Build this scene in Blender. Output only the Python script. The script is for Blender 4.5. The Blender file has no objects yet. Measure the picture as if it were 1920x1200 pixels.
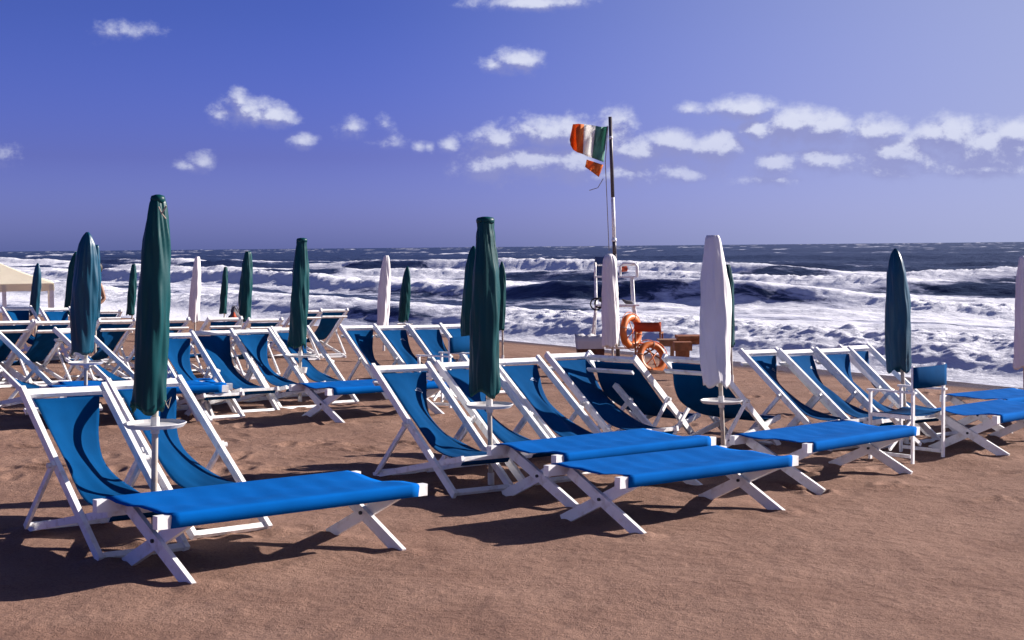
import bpy, bmesh, math, random
import numpy as np
from mathutils import Vector, Matrix
S = bpy.context.scene
COL = S.collection
R = math.radians
random.seed(7)

# ------------------------------------------------------------------ camera
F_PX = 2660.0; PITCH = math.atan(138/F_PX); ROLL = math.atan2(18, 1920); CAM_H = 1.68
cam = bpy.data.cameras.new('camera'); cam.lens = F_PX/1920*36; cam.sensor_width = 36
cam.clip_end = 30000; cam.clip_start = 0.05
camo = bpy.data.objects.new('camera', cam); COL.objects.link(camo)
camo.matrix_world = Matrix.Translation((0, 0, CAM_H)) @ Matrix.Rotation(R(90)-PITCH, 4, 'X') @ Matrix.Rotation(-ROLL, 4, 'Z')
S.camera = camo
CR = camo.matrix_world.to_3x3()
S.view_settings.view_transform = 'Standard'; S.view_settings.look = 'None'; S.view_settings.gamma = 1
S.view_settings.exposure = 0.93

# ------------------------------------------------------------------ sun and sky
SUN_EL = R(23.5); SUN_DIR = Vector((math.cos(R(21)), math.sin(R(21)), 0))   # towards the sun, on the ground
sun = bpy.data.lights.new('sun', 'SUN'); sun.energy = 5.0; sun.angle = R(0.5); sun.color = (1.0, 0.92, 0.85)
suno = bpy.data.objects.new('sun', sun); COL.objects.link(suno)
sv = Vector((SUN_DIR.x*math.cos(SUN_EL), SUN_DIR.y*math.cos(SUN_EL), math.sin(SUN_EL)))
suno.rotation_euler = sv.to_track_quat('Z', 'Y').to_euler(); suno.location = (30, 5, 20)

def ray(px, py):
    v = Vector(((px-960)/F_PX, -(py-600)/F_PX, -1)); return (CR @ v).normalized()

def build_world():
    w = bpy.data.worlds.new('World'); S.world = w; w.use_nodes = True
    nt = w.node_tree; N = nt.nodes; L = nt.links; N.clear()
    out = N.new('ShaderNodeOutputWorld'); bg = N.new('ShaderNodeBackground'); L.new(bg.outputs[0], out.inputs[0])
    sky = N.new('ShaderNodeTexSky'); sky.sky_type = 'NISHITA'; sky.sun_disc = False
    sky.sun_elevation = SUN_EL; sky.sun_rotation = math.atan2(SUN_DIR.x, SUN_DIR.y)
    sky.altitude = 0; sky.air_density = 1.0; sky.dust_density = 1.2; sky.ozone_density = 2.5
    # direction -> azimuth, elevation
    tc = N.new('ShaderNodeTexCoord'); sep = N.new('ShaderNodeSeparateXYZ'); L.new(tc.outputs['Generated'], sep.inputs[0])
    def M(op, a, b=None, c=None, clamp=False, tree=nt):
        n = tree.nodes.new('ShaderNodeMath'); n.operation = op; n.use_clamp = clamp
        for i, v in enumerate((a, b, c)):
            if v is None: continue
            if isinstance(v, (int, float)): n.inputs[i].default_value = v
            else: tree.links.new(v, n.inputs[i])
        return n.outputs[0]
    az = M('ARCTAN2', sep.outputs[0], sep.outputs[1]); el = M('ARCSINE', sep.outputs[2])
    cmb = N.new('ShaderNodeCombineXYZ'); L.new(az, cmb.inputs[0]); L.new(el, cmb.inputs[1])
    # cloud cells, given as azimuth / elevation ellipses
    cl = [(232,60,34,10,.40),(465,207,36,26,1.05),(522,219,33,19,1.05),(420,212,26,13,.7),(452,192,18,20,.9),(565,263,22,12,.75),(380,303,21,14,.95),
          (350,312,26,7,.45),(660,238,20,11,.42),(723,230,11,9,.4),(785,274,12,9,.75),(806,274,8,7,.6),(842,272,17,13,1.0),(975,114,42,20,1.05),
          (925,122,26,9,.55),(1000,4,100,12,1.0),(12,290,20,12,.42),(735,270,20,8,.35),
          (940,262,55,24,.75),(925,310,60,26,.8),(1000,305,70,30,.85),(1045,248,60,28,.9),(1070,310,60,28,.8),(1150,250,32,34,.8),(1195,285,45,22,.95),
          (1262,268,48,20,1.0),(1345,276,50,24,1.0),(1180,325,75,20,.7),(1270,322,60,17,.7),(1395,203,50,17,.9),(1418,247,28,17,.9),
          (1480,234,50,26,1.1),(1545,240,48,26,1.1),(1645,245,50,20,1.0),(1690,290,70,32,1.0),(1780,256,60,28,1.05),(1855,280,80,36,1.05),
          (1905,250,45,24,1.0),(1455,312,42,17,.9),(1548,302,48,20,.9),(1445,338,55,9,.6),(1675,318,60,14,.8),(1850,318,80,13,.8),
          (2020,265,90,34,1.0),(2150,300,80,20,.9),(-150,250,60,18,.8),(-260,300,80,14,.7),(1295,205,18,8,.4)]
    g = bpy.data.node_groups.new('cloud_field', 'ShaderNodeTree')
    g.interface.new_socket('P', in_out='INPUT', socket_type='NodeSocketVector')
    g.interface.new_socket('Density', in_out='OUTPUT', socket_type='NodeSocketFloat')
    gi = g.nodes.new('NodeGroupInput'); go = g.nodes.new('NodeGroupOutput')
    acc = None
    for n_, (cx, cy, ww, hh, b) in enumerate(cl):
        if n_ < 19: b *= .74; ww *= .92; hh *= .88
        d = ray(cx, cy); a0 = math.atan2(d.x, d.y); e0 = math.asin(d.z); ww *= 1.35; hh *= 1.5
        mp = g.nodes.new('ShaderNodeVectorMath'); mp.operation = 'MULTIPLY_ADD'
        g.links.new(gi.outputs[0], mp.inputs[0]); sx = F_PX/ww; sy = F_PX/hh
        mp.inputs[1].default_value = (sx, sy, 0); mp.inputs[2].default_value = (-a0*sx, -e0*sy, 0)
        ln = g.nodes.new('ShaderNodeVectorMath'); ln.operation = 'LENGTH'; g.links.new(mp.outputs[0], ln.inputs[0])
        v = M('MULTIPLY_ADD', ln.outputs['Value'], -b, b, tree=g)
        acc = v if acc is None else M('SMOOTH_MAX', acc, v, 0.12, tree=g)
    n1 = g.nodes.new('ShaderNodeTexNoise'); n1.inputs['Scale'].default_value = 52; n1.inputs['Detail'].default_value = 9
    n1.inputs['Roughness'].default_value = .62; n1.noise_dimensions = '2D'
    sc = g.nodes.new('ShaderNodeVectorMath'); sc.operation = 'MULTIPLY'; sc.inputs[1].default_value = (1, 1.35, 1)
    g.links.new(gi.outputs[0], sc.inputs[0]); g.links.new(sc.outputs[0], n1.inputs['Vector'])
    nn = M('MULTIPLY_ADD', n1.outputs[0], 1.25, -.45, tree=g)
    cb = M('MAXIMUM', acc, -.6, tree=g)
    g.links.new(M('ADD', cb, nn, tree=g), go.inputs[0])
    def field(vec):
        n = N.new('ShaderNodeGroup'); n.node_tree = g; L.new(vec, n.inputs[0]); return n.outputs[0]
    f0 = field(cmb.outputs[0])
    sh = N.new('ShaderNodeVectorMath'); sh.operation = 'ADD'; sh.inputs[1].default_value = (0.0030, 0.0075, 0); L.new(cmb.outputs[0], sh.inputs[0])
    f1 = field(sh.outputs[0])
    def mr(v, a, b, c, d, smooth=True):
        n = N.new('ShaderNodeMapRange'); n.interpolation_type = 'SMOOTHSTEP' if smooth else 'LINEAR'
        L.new(v, n.inputs[0])
        for i, x in enumerate((a, b, c, d)): n.inputs[i+1].default_value = x
        return n.outputs[0]
    alpha = mr(f0, 0.0, 0.85, 0, 0.90)
    light = mr(M('SUBTRACT', f0, f1), -0.10, 0.42, 0, 1)
    def mix(fac, a, b, bt='MIX'):
        n = N.new('ShaderNodeMix'); n.data_type = 'RGBA'; n.blend_type = bt
        if isinstance(fac, (int, float)): n.inputs[0].default_value = fac
        else: L.new(fac, n.inputs[0])
        for i, v in ((6, a), (7, b)):
            if isinstance(v, tuple): n.inputs[i].default_value = (*v, 1)
            else: L.new(v, n.inputs[i])
        return n.outputs[2]
    rp = N.new('ShaderNodeValToRGB'); L.new(mr(el, 0.0, 0.8, 0, 1, False), rp.inputs[0]); E_ = rp.color_ramp.elements
    E_[0].position = 0; E_[0].color = (.218, .270, .86, 1); E_[1].position = 1; E_[1].color = (.045, .055, .12, 1)
    for p_, c_ in ((.025, (.196, .225, .73)), (.079, (.143, .145, .470)), (.20, (.112, .127, .373))):
        x_ = E_.new(p_); x_.color = (*c_, 1)
    tint = mix(1.0, rp.outputs[0], (3.0, 3.0, 3.0), 'MULTIPLY')
    base = mix(1.0, sky.outputs[0], tint, 'MULTIPLY')
    glow = M('MULTIPLY', mr(az, -.15, .5, 0, .85), mr(el, .1, .7, 1, .2))
    base = mix(glow, base, (4.4, 4.9, 7.2))
    ccol = mix(light, CLOUD_DARK, CLOUD_LIT)
    # fade clouds into the haze low down
    low = mr(el, 0.0, 0.10, 0.35, 1.0)
    a2 = M('MULTIPLY', alpha, low)
    final = mix(a2, base, ccol)
    L.new(final, bg.inputs[0]); bg.inputs[1].default_value = SKY_STRENGTH
SKY_STRENGTH = 0.0515
CLOUD_DARK = (2.9, 3.1, 5.9); CLOUD_LIT = (7.6, 7.9, 9.4)
build_world()

# ------------------------------------------------------------------ terrain function
SEA = -0.78
def ground(x, y):
    x = np.asarray(x, float); y = np.asarray(y, float)
    s = .84*x+.55*y; t = -.55*x+.84*y
    s = s+.3*np.maximum(0, t-38)
    e = np.maximum(0, s-11)
    return -.0274*s-.2*(e/9)**2*np.where(s > 26, 0, 1)-np.where(s > 26, .2*(15/9)**2+(s-26)*.06, 0)
def gz(x, y): return float(ground(x, y))
def at(px, py, h=0.0):
    """point on the ray through a pixel that is h above the sand"""
    d = ray(px, py); lo, hi = 2.0, 200.0
    f = lambda k: CAM_H+d.z*k-h-gz(d.x*k, d.y*k)
    for i in range(1, 800):
        k = 2+i*.15
        if f(k) < 0: hi = k; lo = k-.15; break
    for _ in range(40):
        m = (lo+hi)/2
        if f(m) > 0: lo = m
        else: hi = m
    p = Vector((0, 0, CAM_H))+d*lo; return p
def atY(px, py, Y):
    d = ray(px, py); return Vector((0, 0, CAM_H))+d*(Y/d.y)

# ------------------------------------------------------------------ numpy noise
def _hash(ix, iy, seed):
    h = (ix.astype(np.int64)*374761393+iy.astype(np.int64)*668265263+seed*982451653) & 0xffffffff
    h = ((h ^ (h >> 13))*1274126177) & 0xffffffff
    return ((h ^ (h >> 16)) & 0xffff)/65535.0
def vnoise(x, y, seed=0):
    ix = np.floor(x); iy = np.floor(y); fx = x-ix; fy = y-iy
    fx = fx*fx*fx*(fx*(fx*6-15)+10); fy = fy*fy*fy*(fy*(fy*6-15)+10)
    a = _hash(ix, iy, seed); b = _hash(ix+1, iy, seed); c = _hash(ix, iy+1, seed); d = _hash(ix+1, iy+1, seed)
    return (a*(1-fx)+b*fx)*(1-fy)+(c*(1-fx)+d*fx)*fy-.5
def fbm(x, y, oct=4, seed=0, gain=.5):
    r = 0; a = 1
    for o in range(oct):
        r = r+a*vnoise(x*2**o, y*2**o, seed+o*17); a *= gain
    return r

# ------------------------------------------------------------------ materials
def mat(name, col, rough=.6, metal=0, var=0, vscale=8, bump=0, bscale=60, spec=.5, dirt=None, sheen=0, stretch=(1,1,1)):
    m = bpy.data.materials.new(name); m.use_nodes = True; nt = m.node_tree; N = nt.nodes; L = nt.links
    p = N['Principled BSDF']; p.inputs['Roughness'].default_value = rough; p.inputs['Metallic'].default_value = metal
    p.inputs['Specular IOR Level'].default_value = spec; p.inputs['Base Color'].default_value = (*col, 1)
    if sheen: p.inputs['Sheen Weight'].default_value = sheen
    tc = N.new('ShaderNodeTexCoord')
    mp = N.new('ShaderNodeMapping'); mp.inputs['Scale'].default_value = stretch; L.new(tc.outputs['Object'], mp.inputs[0])
    if var or dirt:
        no = N.new('ShaderNodeTexNoise'); no.inputs['Scale'].default_value = vscale; no.inputs['Detail'].default_value = 5
        L.new(mp.outputs[0], no.inputs['Vector'])
        mx = N.new('ShaderNodeMix'); mx.data_type = 'RGBA'
        mr = N.new('ShaderNodeMapRange'); L.new(no.outputs[0], mr.inputs[0]); mr.inputs[1].default_value = .35 if not dirt else .52; mr.inputs[2].default_value = .65 if not dirt else .75
        L.new(mr.outputs[0], mx.inputs[0])
        a = tuple(c*(1-var) for c in col) if not dirt else col
        b = tuple(min(1, c*(1+var)) for c in col) if not dirt else dirt
        mx.inputs[6].default_value = (*a, 1); mx.inputs[7].default_value = (*b, 1)
        L.new(mx.outputs[2], p.inputs['Base Color'])
    if bump:
        n2 = N.new('ShaderNodeTexNoise'); n2.inputs['Scale'].default_value = bscale; n2.inputs['Detail'].default_value = 3
        L.new(mp.outputs[0], n2.inputs['Vector'])
        bp = N.new('ShaderNodeBump'); bp.inputs['Strength'].default_value = bump; bp.inputs['Distance'].default_value = .01
        L.new(n2.outputs[0], bp.inputs['Height']); L.new(bp.outputs[0], p.inputs['Normal'])
    return m
MT = dict(
    paint=mat('white_paint', (.88, .88, .88), .45, vscale=14, bump=.12, bscale=40, dirt=(.66, .61, .55)),
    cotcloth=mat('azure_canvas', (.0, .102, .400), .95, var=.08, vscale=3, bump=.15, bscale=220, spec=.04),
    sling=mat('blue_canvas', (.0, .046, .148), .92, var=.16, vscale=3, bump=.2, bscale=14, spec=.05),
    green=mat('teal_green_cover', (.0, .050, .057), .42, var=.2, vscale=5, bump=.4, bscale=9, spec=.20, stretch=(1, 1, .3)),
    bluegreen=mat('blue_green_cover', (0.0000, 0.0544, 0.1024), .38, var=.25, vscale=5, bump=.4, bscale=9, spec=.35, stretch=(1, 1, .3)),
    whitecover=mat('white_cover', (0.7912, 0.7636, 0.7728), .7, var=.06, vscale=5, bump=.6, bscale=9, stretch=(1, 1, .35)),
    pole=mat('painted_pole', (0.4608, 0.4224, 0.3712), .5, dirt=(.30, .16, .08), vscale=9),
    tray=mat('white_tray', (0.6630, 0.6545, 0.6460), .35, dirt=(.55, .50, .45), vscale=7),
    emblem=mat('faded_print', (0.2880, 0.3520, 0.4608), .8),
    wood=mat('brown_wood', (.26, .095, .03), .6, var=.35, vscale=9, bump=.3, bscale=30),
    palewood=mat('pale_wood', (0.2688, 0.1536, 0.0832), .6, var=.25, vscale=9),
    orange=mat('orange_plastic', (.66, .16, .025), .45, var=.15, vscale=7),
    orangefab=mat('orange_canvas', (0.3968, 0.0448, 0.0077), .8, var=.1),
    darkblue=mat('dark_blue_canvas', (.008, .03, .12), .7),
    black=mat('black_rubber', (.012, .014, .022), .5),
    rope=mat('rope', (0.3968, 0.3520, 0.2816), .8),
    redbit=mat('red_float', (0.3200, 0.0384, 0.0128), .5),
    cream=mat('cream_canvas', (.95, .91, .78), .8, var=.05, vscale=2),
    wicker=mat('brown_wicker', (0.1024, 0.0320, 0.0160), .8, var=.4, vscale=30, bump=.6, bscale=60),
    cloth=mat('white_cloth', (0.5600, 0.5520, 0.5760), .85, bump=.7, bscale=10),
    flagg=mat('flag_green', (.16, .36, .29), .8, var=.2, vscale=5), flagw=mat('flag_white', (.92, .92, .90), .8),
    flago=mat('flag_orange', (.72, .22, .05), .8, var=.15, vscale=5),
    poledark=mat('dark_pole_paint', (.07, .06, .07), .45, var=.3, vscale=4),
    skin=mat('skin', (0.2560, 0.1216, 0.0704), .55), hair=mat('dark_hair', (.02, .012, .01), .6),
    shorts=mat('navy_shorts', (.02, .03, .08), .8), grey=mat('grey_canvas', (0.1024, 0.0960, 0.1088), .8),
)

for k_ in ('flagg', 'flagw', 'flago', 'cream'):
    nt_ = MT[k_].node_tree; p_ = nt_.nodes['Principled BSDF']; t_ = nt_.nodes.new('ShaderNodeBsdfTranslucent'); x_ = nt_.nodes.new('ShaderNodeMixShader'); x_.inputs[0].default_value = .5
    t_.inputs[0].default_value = p_.inputs['Base Color'].default_value
    nt_.links.new(p_.outputs[0], x_.inputs[1]); nt_.links.new(t_.outputs[0], x_.inputs[2]); nt_.links.new(x_.outputs[0], nt_.nodes['Material Output'].inputs[0])

def sand_material():
    m = bpy.data.materials.new('sand'); m.use_nodes = True; nt = m.node_tree; N = nt.nodes; L = nt.links
    p = N['Principled BSDF']; p.inputs['Roughness'].default_value = .92; p.inputs['Specular IOR Level'].default_value = .15
    geo = N.new('ShaderNodeNewGeometry')
    def noise(scale, detail=5, rough=.6, dist=0):
        n = N.new('ShaderNodeTexNoise'); n.inputs['Scale'].default_value = scale; n.inputs['Detail'].default_value = detail
        n.inputs['Roughness'].default_value = rough; n.inputs['Distortion'].default_value = dist; L.new(geo.outputs['Position'], n.inputs['Vector']); return n.outputs[0]
    def ramp(v, stops):
        r = N.new('ShaderNodeValToRGB'); L.new(v, r.inputs[0]); e = r.color_ramp.elements
        e[0].position, e[0].color = stops[0][0], (*stops[0][1], 1); e[1].position, e[1].color = stops[1][0], (*stops[1][1], 1)
        for pos, c in stops[2:]:
            x = e.new(pos); x.color = (*c, 1)
        return r.outputs[0]
    def mix(fac, a, b, bt='MIX'):
        n = N.new('ShaderNodeMix'); n.data_type = 'RGBA'; n.blend_type = bt
        if isinstance(fac, (int, float)): n.inputs[0].default_value = fac
        else: L.new(fac, n.inputs[0])
        L.new(a, n.inputs[6])
        if isinstance(b, tuple): n.inputs[7].default_value = (*b, 1)
        else: L.new(b, n.inputs[7])
        return n.outputs[2]
    c1 = ramp(noise(1.3, 6), [(.3, (.275, .160, .118)), (.7, (.385, .240, .180))])
    c2 = ramp(noise(330, 2, .7), [(.30, (.42, .36, .32)), (.62, (1, 1, 1))])
    c = mix(.6, c1, c2, 'MULTIPLY')
    c3 = ramp(noise(62, 4, .75), [(.36, (.50, .46, .46)), (.56, (1.0, 1.0, 1.0))])
    c = mix(.65, c, c3, 'MULTIPLY')
    speck = ramp(noise(34, 3, .7), [(.68, (0, 0, 0)), (.73, (1, 1, 1))])
    c = mix(speck, c, (.045, .028, .022))
    # wet sand band near the water
    at_ = N.new('ShaderNodeAttribute'); at_.attribute_name = 'wet'
    c = mix(at_.outputs['Fac'], c, (.066, .042, .035))
    L.new(c, p.inputs['Base Color'])
    rr = N.new('ShaderNodeMapRange'); L.new(at_.outputs['Fac'], rr.inputs[0]); rr.inputs[3].default_value = .92; rr.inputs[4].default_value = .35
    L.new(rr.outputs[0], p.inputs['Roughness'])
    b1 = N.new('ShaderNodeBump'); b1.inputs['Strength'].default_value = .6; b1.inputs['Distance'].default_value = .035; L.new(noise(14, 6, .6), b1.inputs['Height'])
    b2 = N.new('ShaderNodeBump'); b2.inputs['Strength'].default_value = .9; b2.inputs['Distance'].default_value = .010; L.new(noise(110, 3, .7), b2.inputs['Height'])
    L.new(b1.outputs[0], b2.inputs['Normal']); L.new(b2.outputs[0], p.inputs['Normal'])
    return m

def sea_material():
    m = bpy.data.materials.new('sea_water'); m.use_nodes = True; nt = m.node_tree; N = nt.nodes; L = nt.links
    w = N['Principled BSDF']; w.inputs['Base Color'].default_value = (.030, .046, .094, 1); w.inputs['Roughness'].default_value = .38
    w.inputs['IOR'].default_value = 1.33; w.inputs['Specular IOR Level'].default_value = .11
    out = N['Material Output']
    f = N.new('ShaderNodeBsdfPrincipled'); f.inputs['Base Color'].default_value = (.92, .92, .94, 1); f.inputs['Roughness'].default_value = .9
    f.inputs['Specular IOR Level'].default_value = .1
    geo = N.new('ShaderNodeNewGeometry')
    rot = N.new('ShaderNodeMapping'); rot.vector_type = 'POINT'; rot.inputs['Rotation'].default_value = (0, 0, -math.atan2(.55, .84))
    L.new(geo.outputs['Position'], rot.inputs[0])
    def noise(scale, st=(1, 1, 1), detail=6, rough=.6, dist=0):
        mp = N.new('ShaderNodeMapping'); mp.inputs['Scale'].default_value = st; L.new(rot.outputs[0], mp.inputs[0])
        n = N.new('ShaderNodeTexNoise'); n.inputs['Scale'].default_value = scale; n.inputs['Detail'].default_value = detail
        n.inputs['Roughness'].default_value = rough; n.inputs['Distortion'].default_value = dist; L.new(mp.outputs[0], n.inputs['Vector']); return n.outputs[0]
    a = N.new('ShaderNodeAttribute'); a.attribute_name = 'foam'
    def M(op, x, y, clamp=False):
        n = N.new('ShaderNodeMath'); n.operation = op; n.use_clamp = clamp
        for i, v in enumerate((x, y)):
            if isinstance(v, (int, float)): n.inputs[i].default_value = v
            else: L.new(v, n.inputs[i])
        return n.outputs[0]
    n1 = noise(.9, (1, .30, 1), 9, .66, .9)
    n2 = noise(3.2, (1, .34, 1), 6, .7, 1.0)
    x = M('ADD', M('ADD', a.outputs['Fac'], M('MULTIPLY', M('SUBTRACT', n2, .5), .95)), M('MULTIPLY', M('SUBTRACT', n1, .5), 2.0))
    mr = N.new('ShaderNodeMapRange'); mr.interpolation_type = 'SMOOTHSTEP'; L.new(x, mr.inputs[0]); mr.inputs[1].default_value = .26; mr.inputs[2].default_value = .60
    fr = N.new('ShaderNodeValToRGB'); L.new(x, fr.inputs[0]); fr.color_ramp.elements[0].position = .40; fr.color_ramp.elements[0].color = (.32, .34, .48, 1); fr.color_ramp.elements[1].position = .98; fr.color_ramp.elements[1].color = (.80, .81, .88, 1); L.new(fr.outputs[0], f.inputs['Base Color'])
    mx = N.new('ShaderNodeMixShader'); L.new(mr.outputs[0], mx.inputs[0]); L.new(w.outputs[0], mx.inputs[1]); L.new(f.outputs[0], mx.inputs[2]); L.new(mx.outputs[0], out.inputs[0])
    b = N.new('ShaderNodeBump'); b.inputs['Strength'].default_value = 1.0; b.inputs['Distance'].default_value = .30; L.new(noise(.8, (1, .4, 1), 8, .68), b.inputs['Height']); L.new(b.outputs[0], w.inputs['Normal'])
    b = N.new('ShaderNodeBump'); b.inputs['Strength'].default_value = .8; b.inputs['Distance'].default_value = .11; L.new(noise(2.6, (1, .6, 1), 8, .70), b.inputs['Height']); L.new(b.outputs[0], f.inputs['Normal'])
    return m

# ------------------------------------------------------------------ object helpers
def tag(o, label=None, cat=None, group=None, kind=None):
    if label: o['label'] = label
    if cat: o['category'] = cat
    if group: o['group'] = group
    if kind: o['kind'] = kind
    return o
def empty(name, loc, rz=0):
    o = bpy.data.objects.new(name, None); o.empty_display_size = .1; COL.objects.link(o); o.location = loc; o.rotation_euler = (0, 0, rz); return o
def obj(name, bm, m, parent=None, smooth=False, bevel=0):
    if bevel:
        es = [e for e in bm.edges if len(e.link_faces) == 2 and e.calc_face_angle(0) > .9]
        bmesh.ops.bevel(bm, geom=es, offset=bevel, segments=1, affect='EDGES')
    bmesh.ops.recalc_face_normals(bm, faces=bm.faces)
    me = bpy.data.meshes.new(name); bm.to_mesh(me); bm.free()
    me.materials.append(m)
    if smooth: me.polygons.foreach_set('use_smooth', [True]*len(me.polygons))
    o = bpy.data.objects.new(name, me); COL.objects.link(o)
    if parent: o.parent = parent
    return o
def bar(bm, p, q, w, h, side=Vector((0, 1, 0)), ext=0):
    """rectangular bar from p to q; w along side, h perpendicular"""
    p = Vector(p); q = Vector(q); d = (q-p).normalized(); p = p-d*ext; q = q+d*ext
    s = side - d*side.dot(d)
    if s.length < 1e-4: s = Vector((1, 0, 0))
    s.normalize(); u = d.cross(s)
    vs = []
    for c in (p, q):
        for a, b in ((-1, -1), (1, -1), (1, 1), (-1, 1)): vs.append(bm.verts.new(c+s*(a*w/2)+u*(b*h/2)))
    for f in ((0, 3, 2, 1), (4, 5, 6, 7), (0, 1, 5, 4), (1, 2, 6, 5), (2, 3, 7, 6), (3, 0, 4, 7)): bm.faces.new([vs[i] for i in f])
def tube(bm, pts, r, seg=10, caps=True, radii=None):
    pts = [Vector(p) for p in pts]; rings = []
    n = len(pts); prev = None
    for i, p in enumerate(pts):
        d = (pts[min(i+1, n-1)]-pts[max(i-1, 0)]).normalized()
        if prev is None:
            a = d.orthogonal().normalized()
        else:
            a = prev - d*prev.dot(d); a.normalize()
        prev = a; b = d.cross(a); rr = radii[i] if radii else r
        rings.append([bm.verts.new(p+(a*math.cos(2*math.pi*k/seg)+b*math.sin(2*math.pi*k/seg))*rr) for k in range(seg)])
    for i in range(n-1):
        for k in range(seg):
            bm.faces.new([rings[i][k], rings[i][(k+1) % seg], rings[i+1][(k+1) % seg], rings[i+1][k]])
    if caps:
        bm.faces.new(rings[0][::-1]); bm.faces.new(rings[-1])
def lathe(bm, prof, seg=32, c=(0, 0, 0)):
    rings = []
    for r, z in prof: rings.append([bm.verts.new((c[0]+r*math.cos(2*math.pi*k/seg), c[1]+r*math.sin(2*math.pi*k/seg), c[2]+z)) for k in range(seg)])
    for i in range(len(prof)-1):
        for k in range(seg): bm.faces.new([rings[i][k], rings[i][(k+1) % seg], rings[i+1][(k+1) % seg], rings[i+1][k]])
    bm.faces.new(rings[0][::-1]); bm.faces.new(rings[-1])
def torus(bm, c, R0, r, axis, n=40, m=14, squash=1):
    axis = Vector(axis).normalized(); a = axis.orthogonal().normalized(); b = axis.cross(a); rings = []
    for i in range(n):
        t = 2*math.pi*i/n; d = a*math.cos(t)+b*math.sin(t)
        rings.append([bm.verts.new(Vector(c)+d*(R0+r*math.cos(2*math.pi*k/m))+axis*(r*squash*math.sin(2*math.pi*k/m))) for k in range(m)])
    for i in range(n):
        for k in range(m): bm.faces.new([rings[i][k], rings[(i+1) % n][k], rings[(i+1) % n][(k+1) % m], rings[i][(k+1) % m]])
def grid_mesh(name, X, Y, Z, m, attrs=None, smooth=True):
    r, c = X.shape; me = bpy.data.meshes.new(name)
    co = np.stack([X, Y, Z], -1).reshape(-1, 3).astype(np.float32)
    i = np.arange(r*c).reshape(r, c)
    q = np.stack([i[:-1, :-1], i[:-1, 1:], i[1:, 1:], i[1:, :-1]], -1).reshape(-1, 4).astype(np.int32)
    me.vertices.add(len(co)); me.vertices.foreach_set('co', co.ravel())
    me.loops.add(q.size); me.loops.foreach_set('vertex_index', q.ravel())
    me.polygons.add(len(q)); me.polygons.foreach_set('loop_start', np.arange(0, q.size, 4, dtype=np.int32))
    me.polygons.foreach_set('use_smooth', np.ones(len(q), bool)); me.update(calc_edges=True)
    for k, v in (attrs or {}).items():
        a = me.attributes.new(k, 'FLOAT', 'POINT'); a.data.foreach_set('value', v.ravel().astype(np.float32))
    me.materials.append(m); o = bpy.data.objects.new(name, me); COL.objects.link(o); return o
def copy_tree(o, parent=None):
    c = o.copy(); COL.objects.link(c); c.parent = parent
    for ch in list(o.children): copy_tree(ch, c)
    return c

# ------------------------------------------------------------------ sand
ANCH = []       # small mounds of sand round the feet, filled below
def build_beach():
    ny = 1000; nx = 900
    v = np.linspace(0, 1, ny)
    Yr = np.concatenate([np.linspace(-60, 4.6, 30)[:-1], 4.6*(90/4.6)**v])
    u = np.linspace(-1, 1, nx); a = 2.6
    W = np.where(Yr < 4.6, 60, 60+0*Yr)
    k = np.clip(Yr, 4.6, 90)
    core = .42*k+1.5
    X = np.empty((len(Yr), nx))
    for i in range(len(Yr)):
        uu = np.abs(u); inner = core[i]*np.minimum(uu/.86, 1); outer = np.maximum(0, (uu-.86)/.14)**2*(95-core[i]*.0)
        X[i] = np.sign(u)*(inner+outer)
    Y = np.repeat(Yr[:, None], nx, 1)
    Z = ground(X, Y)
    s = .84*X+.55*Y+.3*np.maximum(0, -.55*X+.84*Y-38)
    dry = np.clip((19.0-s)/3, 0, 1)
    Z = Z+dry*(fbm(X*.5, Y*.5, 3, 3)*.045+fbm(X*2.2, Y*2.2, 3, 11)*.011+fbm(X*9, Y*9, 2, 23)*.007)
    # trampled hollows
    rg = np.random.RandomState(4)
    xr = X[(Y[:, 0] > 5) & (Y[:, 0] < 30)]; sel = np.where((Y[:, 0] > 5) & (Y[:, 0] < 30))[0]
    for _ in range(600):
        y0 = 10.5*(28/10.5)**rg.rand(); x0 = (rg.rand()*2-1)*(.40*y0+1); th = rg.rand()*6.28
        i0 = np.searchsorted(Yr, y0-.35); i1 = np.searchsorted(Yr, y0+.35)
        dx = X[i0:i1]-x0; dy = Y[i0:i1]-y0
        p = dx*math.cos(th)+dy*math.sin(th); q = -dx*math.sin(th)+dy*math.cos(th)
        r2 = (p/.13)**2+(q/.055)**2; dep = (.010+.020*rg.rand())*(1 if y0 > 9 else .5)
        Z[i0:i1] += dep*(-np.exp(-r2)+.45*np.exp(-(np.sqrt(r2)-1.7)**2*3))
    wet = np.clip((s-18.0+fbm(X*.3, Y*.3, 3, 5)*1.5)/1.2, 0, 1)
    o = grid_mesh('beach', X, Y, Z, sand_material(), {'wet': wet}); tag(o, kind='structure')
    return o
build_beach()

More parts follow.
